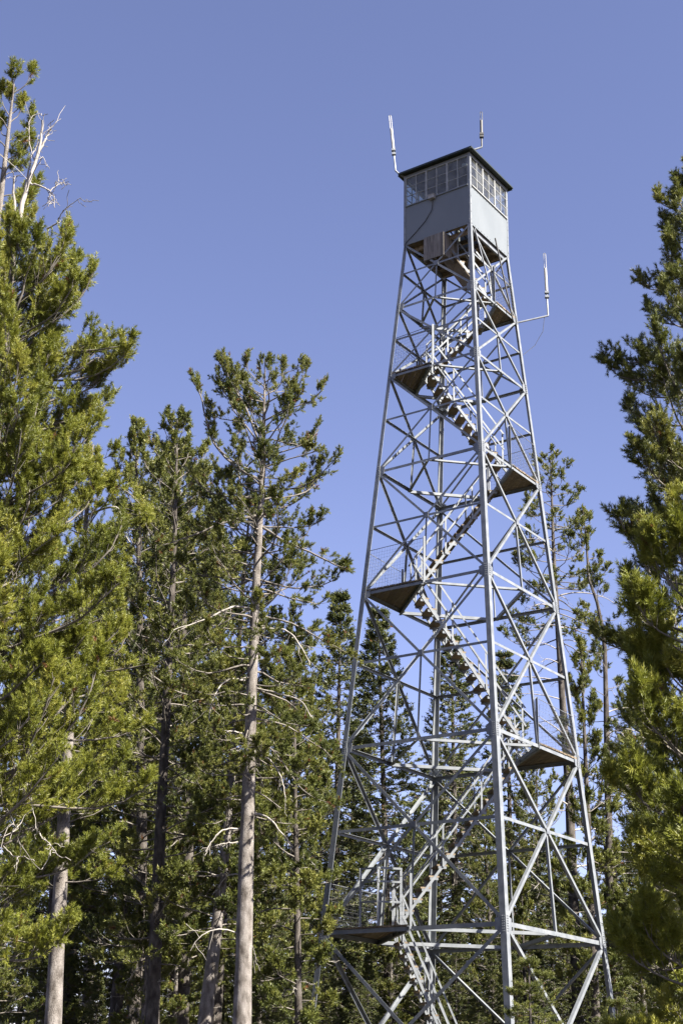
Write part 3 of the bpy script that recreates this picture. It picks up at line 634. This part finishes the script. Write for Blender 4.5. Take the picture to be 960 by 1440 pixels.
def trunk_px(pts, Y, H=None):
    """trunk path through photo pixels at distance Y, continued straight down to the ground"""
    w = [at(x, y, Y) for x, y in pts]; a, b = w[0], w[1]; k = a[2] / (b[2] - a[2]); g = a - (b - a) * k * 0.6; g[2] = 0.0
    return [g] + w
def copy_tree(src, loc, rz, sc, label, group=None):
    r = src.copy(); COL.objects.link(r); r.location = loc; r.rotation_euler = (0, 0, rz); r.scale = (sc, sc, sc); r['label'] = label
    if group: r['group'] = group
    for ch in src.children:
        if ch.name.startswith('dead_branch'): continue
        c = ch.copy(); COL.objects.link(c); c.parent = r
    return r

DET = dict(tnum=36)
# central pine with the long bare trunk
cY = 28.0; ctr = trunk_px([(340, 1440), (346, 1200), (354, 950), (361, 790), (369, 660), (373, 520)], cY)
def lim(pts, Y, dy=0.0): return [at(x, y, Y + dy * i / (len(pts) - 1)) for i, (x, y) in enumerate(pts)]
ex = [(lim([(352, 855), (325, 853), (290, 868), (245, 885)], cY, -0.9), 0.035, 0), (lim([(347, 957), (320, 958), (300, 985), (289, 1035)], cY, -0.5), 0.03, 0),
      (lim([(345, 1033), (325, 1030), (310, 1036)], cY, -0.3), 0.025, 0), (lim([(341, 1165), (315, 1166), (300, 1180), (288, 1200)], cY, -0.4), 0.026, 0), (lim([(340, 1184), (318, 1186), (300, 1194)], cY, -0.4), 0.02, 0),
      (lim([(355, 1143), (375, 1150), (392, 1172), (408, 1192)], cY, -0.5), 0.032, 0), (lim([(357, 1061), (380, 1066), (398, 1085), (404, 1118)], cY, -0.5), 0.03, 0),
      (lim([(360, 968), (395, 975), (425, 985), (441, 1020)], cY, -0.5), 0.026, 0), (lim([(362, 884), (400, 885), (420, 905), (435, 935)], cY, -0.6), 0.03, 0),
      (lim([(367, 740), (395, 758), (430, 775), (470, 795), (487, 800)], cY, -0.4), 0.05, 1), (lim([(362, 865), (410, 875), (450, 895), (505, 925)], cY, 0.2), 0.04, 1),
      (lim([(357, 1010), (400, 1020), (450, 1050), (478, 1080)], cY, 0.2), 0.035, 1), (lim([(356, 1040), (390, 1060), (430, 1110), (470, 1130)], cY, -0.8), 0.03, 1),
      (lim([(366, 675), (330, 655), (300, 620), (285, 560), (272, 538)], cY, 0.3), 0.05, 1), (lim([(370, 640), (345, 570), (320, 530), (308, 506)], cY, -0.3), 0.05, 1), (lim([(361, 725), (320, 735), (270, 755), (228, 770)], cY, -0.8), 0.05, 1),
      (lim([(362, 700), (320, 700), (290, 690), (250, 650)], cY, 0.6), 0.04, 1)]
conifer('lodgepole_pine', 'pine with long bare pale trunk, curved dead branches and a crooked crown top', 'pine tree', None, 11, ctr, 0.185, 6.6,
        [(0, 1.2), (0.25, 1.6), (0.5, 1.8), (0.75, 1.8), (0.9, 1.45), (1, 0.75)], 124, sep=True, dead=16, extra=ex, gn=True, n_sec=18, n_tuft=8, sec=0.30, tl=0.085, tn=0.047, tw=0.009, tnum=44, jit=0.5, e0=(-14, 36), curl=50, brown=0.02, bare=0.35, crown_end=0.985, dead_top=0.55)
# left group
aY = 22.0
exA = [(lim([(101, 930), (115, 905), (135, 932), (150, 942), (210, 934)], aY, -0.5), 0.045, 1), (lim([(124, 690), (150, 685), (185, 695), (210, 722)], aY, -0.5), 0.03, 1),
       (lim([(120, 725), (165, 712), (172, 740), (185, 760)], aY, -0.5), 0.025, 0), (lim([(117, 770), (150, 745), (190, 745), (212, 730)], aY, 0.2), 0.03, 1), (lim([(118, 740), (150, 780), (175, 800)], aY, 0.4), 0.03, 1)]
conifer('lodgepole_pine', 'slim pine with straight pale trunk bare near the ground beside the dense olive pine', 'pine tree', None, 21, trunk_px([(75, 1440), (92, 1115), (104, 917), (115, 792), (130, 625)], aY), 0.135, 4.4,
        [(0, 0.9), (0.3, 1.15), (0.6, 1.15), (0.85, 0.75), (1, 0.35)], 50, sep=True, extra=exA, gn=True, n_sec=16, n_tuft=8, sec=0.34, tl=0.10, tn=0.048, tw=0.0075, tnum=50, jit=0.4, mat='needle_olive', e0=(5, 60))
bY = 17.0
snag = [(lim([(24, 345), (33, 285), (45, 245), (54, 205), (57, 172)], bY), 0.05, 0), (lim([(50, 225), (60, 200), (66, 190), (72, 180)], bY, 0.1), 0.026, 0), (lim([(36, 262), (42, 225), (48, 195)], bY, 0.15), 0.02, 0),
        (lim([(22, 300), (18, 262), (18, 245)], bY, -0.1), 0.03, 0), (lim([(40, 256), (55, 262), (70, 272), (72, 290)], bY, -0.2), 0.02, 0), (lim([(28, 300), (45, 250), (60, 222), (68, 232)], bY, -0.2), 0.012, 0), (lim([(66, 322), (82, 313), (84, 306), (97, 293), (114, 284)], bY, -0.3), 0.016, 0), (lim([(50, 230), (43, 200), (42, 170), (58, 160)], bY, 0.2), 0.010, 0),
        (lim([(70, 270), (85, 258), (98, 255)], bY, 0.2), 0.008, 0), (lim([(68, 280), (80, 262), (83, 250)], bY, -0.2), 0.007, 0), (lim([(60, 290), (72, 285), (75, 275)], bY, -0.3), 0.007, 0)]
spray = [(lim([(80, 530), (110, 520), (130, 505), (146, 496)], bY, -0.2), 0.022, 0), (lim([(70, 505), (105, 497), (140, 492), (185, 482)], bY, -0.2), 0.026, 1), (lim([(70, 545), (110, 542), (135, 535), (152, 520)], bY, 0.2), 0.022, 1),
         (lim([(20, 1160), (30, 1135), (35, 1105), (45, 1135), (52, 1170)], bY, -1.0), 0.012, 0), (lim([(55, 1170), (70, 1190), (85, 1210)], bY, -1.0), 0.012, 0), (lim([(2, 1150), (12, 1140), (25, 1165)], bY, -1.1), 0.011, 0), (lim([(5, 1190), (25, 1210), (22, 1190)], bY, -1.1), 0.010, 0)]
conifer('lodgepole_pine', 'dense olive green pine with a bleached forked dead top', 'pine tree', None, 31, trunk_px([(-92, 1440), (-50, 1000), (-10, 640), (10, 430), (30, 295)], bY), 0.17, 3.1,
        [(0, 1.5), (0.15, 1.95), (0.35, 1.9), (0.6, 1.6), (0.8, 1.35), (0.93, 1.1), (1, 0.5)], 185, sep=True, az=(0.0, 0.12), dead=8, extra=snag + spray, gn=True, n_sec=30, n_tuft=9, sec=0.30, tl=0.12, tn=0.047, tw=0.0066, tnum=55, up=0.65, mat='needle_olive', e0=(18, 50), curl=35, bare=0.15, crown_end=0.89, dead_len=0.8)
conifer('lodgepole_pine', 'tall thin pine rising behind the forked dead top', 'pine tree', None, 41, trunk_px([(-150, 1440), (-70, 900), (-20, 450), (4, 260), (20, 118)], 18.6), 0.15, 8.0,
        [(0, 0.9), (0.4, 0.9), (0.75, 0.8), (1, 0.5)], 64, sep=True, gn=True, n_sec=13, n_tuft=7, sec=0.32, tl=0.10, tn=0.048, tw=0.0066, tnum=52, mat='needle_olive', e0=(15, 50), curl=45, bare=0.4, brown=0.015, jit=0.5)
# right group
conifer('lodgepole_pine', 'tall dark pine at the edge of the clearing with long hanging boughs', 'pine tree', None, 51, trunk_px([(1052, 1440), (1018, 1000), (988, 640), (974, 400), (966, 240)], 19.0), 0.17, 2.6,
        [(0, 1.4), (0.25, 1.5), (0.45, 1.65), (0.70, 1.7), (0.78, 1.2), (0.86, 0.8), (0.95, 0.55), (1, 0.25)], 135, sep=True, dead=10, gn=True, n_sec=27, n_tuft=8, sec=0.31, tl=0.115, tn=0.050, tw=0.0075, tnum=52, up=0.5, e0=(2, 52), curl=30, bare=0.18)
conifer('young_pine', 'low bushy pine with bright long-needled shoots in front of the tall dark pine', 'pine tree', None, 61, trunk_px([(1008, 1440), (1002, 1100), (996, 745)], 13.0), 0.10, 1.3,
        [(0, 0.85), (0.3, 1.0), (0.6, 1.1), (0.85, 1.05), (1, 0.45)], 88, sep=True, gn=True, n_sec=20, n_tuft=8, sec=0.34, tl=0.13, tn=0.060, tw=0.0075, tnum=56, up=0.6, e0=(8, 55), curl=40, mat='needle_olive', bare=0.35)
# behind the central pine
dk = dict(n_sec=19, n_tuft=8, sec=0.33, tl=0.12, tn=0.065, tw=0.021, tnum=18, brown=0.01)
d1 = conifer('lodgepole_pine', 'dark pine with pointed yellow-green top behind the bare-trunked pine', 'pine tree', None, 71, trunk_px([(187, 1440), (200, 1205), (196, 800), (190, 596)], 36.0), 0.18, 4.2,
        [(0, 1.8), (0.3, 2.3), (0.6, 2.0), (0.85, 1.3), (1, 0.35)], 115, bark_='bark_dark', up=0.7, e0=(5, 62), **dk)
d2 = conifer('lodgepole_pine', 'broad dark pine crowding the left side of the bare-trunked pine', 'pine tree', None, 72, trunk_px([(215, 1440), (224, 1205), (245, 800), (250, 590)], 33.0), 0.17, 4.2,
        [(0, 1.7), (0.3, 2.2), (0.6, 2.2), (0.85, 1.45), (1, 0.5)], 120, bark_='bark_dark', dead=14, **dk)
d3 = conifer('lodgepole_pine', 'medium pine with mottled grey trunk low between larger pines', 'pine tree', None, 73, trunk_px([(288, 1440), (306, 1300), (325, 1120), (335, 930)], 32.0), 0.19, 4.6,
        [(0, 1.3), (0.4, 1.7), (0.8, 1.2), (1, 0.4)], 60, dead=8, dead_len=0.8, **dk)
d4 = conifer('lodgepole_pine', 'spreading pine filling the gap between bare trunk and tower', 'pine tree', None, 74, trunk_px([(420, 1440), (416, 1200), (412, 930)], 31.5), 0.09, 2.6,
        [(0, 0.9), (0.3, 1.25), (0.7, 1.05), (1, 0.4)], 56, bark_='bark_dark', az=(math.pi, 0.3), dead=16, **dk)
# behind the tower on the right
gk = dict(n_sec=14, n_tuft=7, sec=0.34, tl=0.11, tn=0.060, tw=0.019, tnum=20)
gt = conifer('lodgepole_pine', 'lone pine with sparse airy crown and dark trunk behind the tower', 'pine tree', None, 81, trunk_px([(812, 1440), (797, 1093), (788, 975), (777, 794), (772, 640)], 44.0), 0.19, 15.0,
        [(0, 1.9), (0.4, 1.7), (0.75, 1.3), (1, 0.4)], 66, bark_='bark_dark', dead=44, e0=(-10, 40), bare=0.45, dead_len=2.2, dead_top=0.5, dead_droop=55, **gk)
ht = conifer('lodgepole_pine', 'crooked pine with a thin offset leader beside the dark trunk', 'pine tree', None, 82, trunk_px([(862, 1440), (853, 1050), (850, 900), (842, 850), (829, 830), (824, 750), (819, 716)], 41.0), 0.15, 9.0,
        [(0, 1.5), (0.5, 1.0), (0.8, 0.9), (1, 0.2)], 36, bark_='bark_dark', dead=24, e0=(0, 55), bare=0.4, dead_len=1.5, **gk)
conifer('lodgepole_pine', 'small dark pine with upright boughs under the crooked pine', 'pine tree', None, 83, trunk_px([(838, 1440), (824, 1100), (816, 905)], 39.0), 0.13, 4.0,
        [(0, 1.3), (0.5, 1.1), (0.8, 0.8), (1, 0.2)], 60, bark_='bark_dark', up=0.7, e0=(15, 60), **dk)
# spires
def fir(label, seed, px, Y, r, n, **k):
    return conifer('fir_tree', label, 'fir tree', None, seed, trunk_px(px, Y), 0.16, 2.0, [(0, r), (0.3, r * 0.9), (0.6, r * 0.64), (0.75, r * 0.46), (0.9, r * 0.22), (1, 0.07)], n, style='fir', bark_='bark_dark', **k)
f1 = fir('slender fir spire standing beside the left leg of the tower', 91, [(470, 1440), (474, 1100), (478, 826)], 50, 2.2, 250)
f2 = fir('fir spire seen through the left half of the tower', 92, [(548, 1440), (540, 1100), (532, 850)], 47, 2.1, 240)
f3 = fir('dense fir spire behind the stairs in the middle of the tower', 93, [(640, 1440), (637, 1100), (633, 888)], 52, 2.3, 250)
f4 = fir('fir spire seen through the right half of the tower', 94, [(722, 1440), (716, 1100), (710, 908)], 56, 2.1, 230)
sap = conifer('fir_sapling', 'slim fir sapling with a tall bare leader before the tower foot', 'sapling', 'fir saplings before the tower foot', 95, [(0, 0, 0), (0.02, 0, 2.0), (0, 0, 4.2)], 0.035, 0.4,
      [(0, 0.75), (0.5, 0.5), (0.8, 0.25), (1, 0.05)], 70, style='fir', bark_='bark_dark', n_sec=8, tl=0.12, tn=0.035, tw=0.008, tnum=22, mat='needle_green', sec=0.3)
p = at(742, 1345, 29.0); sc = p[2] / 4.2; sap.location = (p[0], 29.0, -0.12); sap.scale = (sc,) * 3
for x, y, Y in ((725, 1385, 29.6), (762, 1362, 30.4), (866, 1400, 27.0)):
    p = at(x, y, Y); copy_tree(sap, (p[0], Y, -0.12), x * 0.7, p[2] / 4.2, sap['label'], 'fir saplings before the tower foot')
# wood behind: each tree its own copy of the trees above
rnd = random.Random(5)
def wood_label(x, y, Y, k):
    kind = ('low ' if y > 1265 else 'tall ') + ('fir' if k[0] == 'f' else 'pine')
    if Y > 62: kind = kind.split()[1]; return 'far %s at the back of the dark wood' % kind, 'far %ss of the dark wood' % kind
    if x < 180: return 'shaded %s behind the slim pine trunk in the wood' % kind, '%ss behind the slim pine' % kind
    if x < 440: return 'shaded %s in the wood around the bare-trunked pine' % kind, '%ss around the bare-trunked pine' % kind
    if x < 790: return '%s in the wood seen through the tower legs' % kind, '%ss seen through the tower legs' % kind
    return 'shaded %s in the wood behind the bushy young pine' % kind, '%ss behind the bushy young pine' % kind
src = {'d1': d1, 'd2': d2, 'd3': d3, 'f1': f1, 'f2': f2, 'f3': f3, 'f4': f4, 'g': d4}
hgt = {'d1': 18.3, 'd2': 17.1, 'd3': 10.6, 'f1': 18.5, 'f2': 17.0, 'f3': 17.6, 'f4': 18.4, 'g': 10.4}
spots = [  # x pixel, top y pixel, distance, source
 (30, 1240, 40, 'f1'), (120, 1130, 44, 'f3'), (160, 1010, 48, 'd3'), (60, 1050, 50, 'd2'), (250, 1000, 44, 'd1'), (270, 1240, 37, 'd3'), (215, 1270, 34, 'd3'), (330, 1060, 46, 'f2'), (385, 1210, 40, 'f3'), (420, 1290, 38, 'f1'), (400, 1040, 52, 'd2'),
 (455, 1060, 56, 'f4'), (500, 1010, 60, 'f1'), (565, 1130, 58, 'd1'), (590, 1215, 54, 'd2'), (610, 1150, 62, 'f2'), (660, 1080, 56, 'd3'), (690, 1130, 50, 'd1'), (745, 1060, 54, 'd2'), (770, 1160, 50, 'f3'), (735, 1230, 46, 'g'),
 (846, 1120, 56, 'f4'), (905, 960, 50, 'd2'), (900, 1060, 42, 'f3'), (870, 1200, 44, 'd3'), (945, 1020, 42, 'd1'), (905, 1260, 40, 'd3'), (800, 1230, 46, 'f2'), (950, 1210, 36, 'd3'), (640, 1270, 48, 'f3'), (540, 1290, 46, 'd3'), (505, 1330, 44, 'f4'), (690, 1330, 42, 'f1')]
spots += [(302, 625, 37, 'd1'), (215, 650, 40, 'd2'), (335, 690, 39, 'd2'), (0, 800, 29, 'd2'), (30, 990, 33, 'd1'), (5, 1300, 36, 'f2'), (100, 1330, 42, 'f3'), (165, 1300, 48, 'f1'), (60, 1350, 35, 'f4'), (140, 1360, 37, 'f2'), (150, 770, 44, 'd2'), (300, 730, 47, 'd1'), (205, 880, 41, 'd2'), (420, 900, 46, 'd2'), (110, 930, 40, 'd1'), (380, 1000, 42, 'd1'), (265, 1080, 38, 'd2')]
for i in range(30): spots.append((10 + i * 32 + rnd.uniform(-12, 12), rnd.uniform(1270, 1385), rnd.uniform(38, 60), rnd.choice(('f1', 'f2', 'f3', 'f4'))))
for i in range(26): spots.append((20 + i * 37 + rnd.uniform(-12, 12), rnd.uniform(1180, 1290), rnd.uniform(66, 95), rnd.choice(list(src))))
for x, y, Y, k in spots:
    p = at(x, y, Y); copy_tree(src[k], (p[0], Y, -0.12), rnd.uniform(0, 6.28), p[2] / hgt[k], *wood_label(x, y, Y, k))
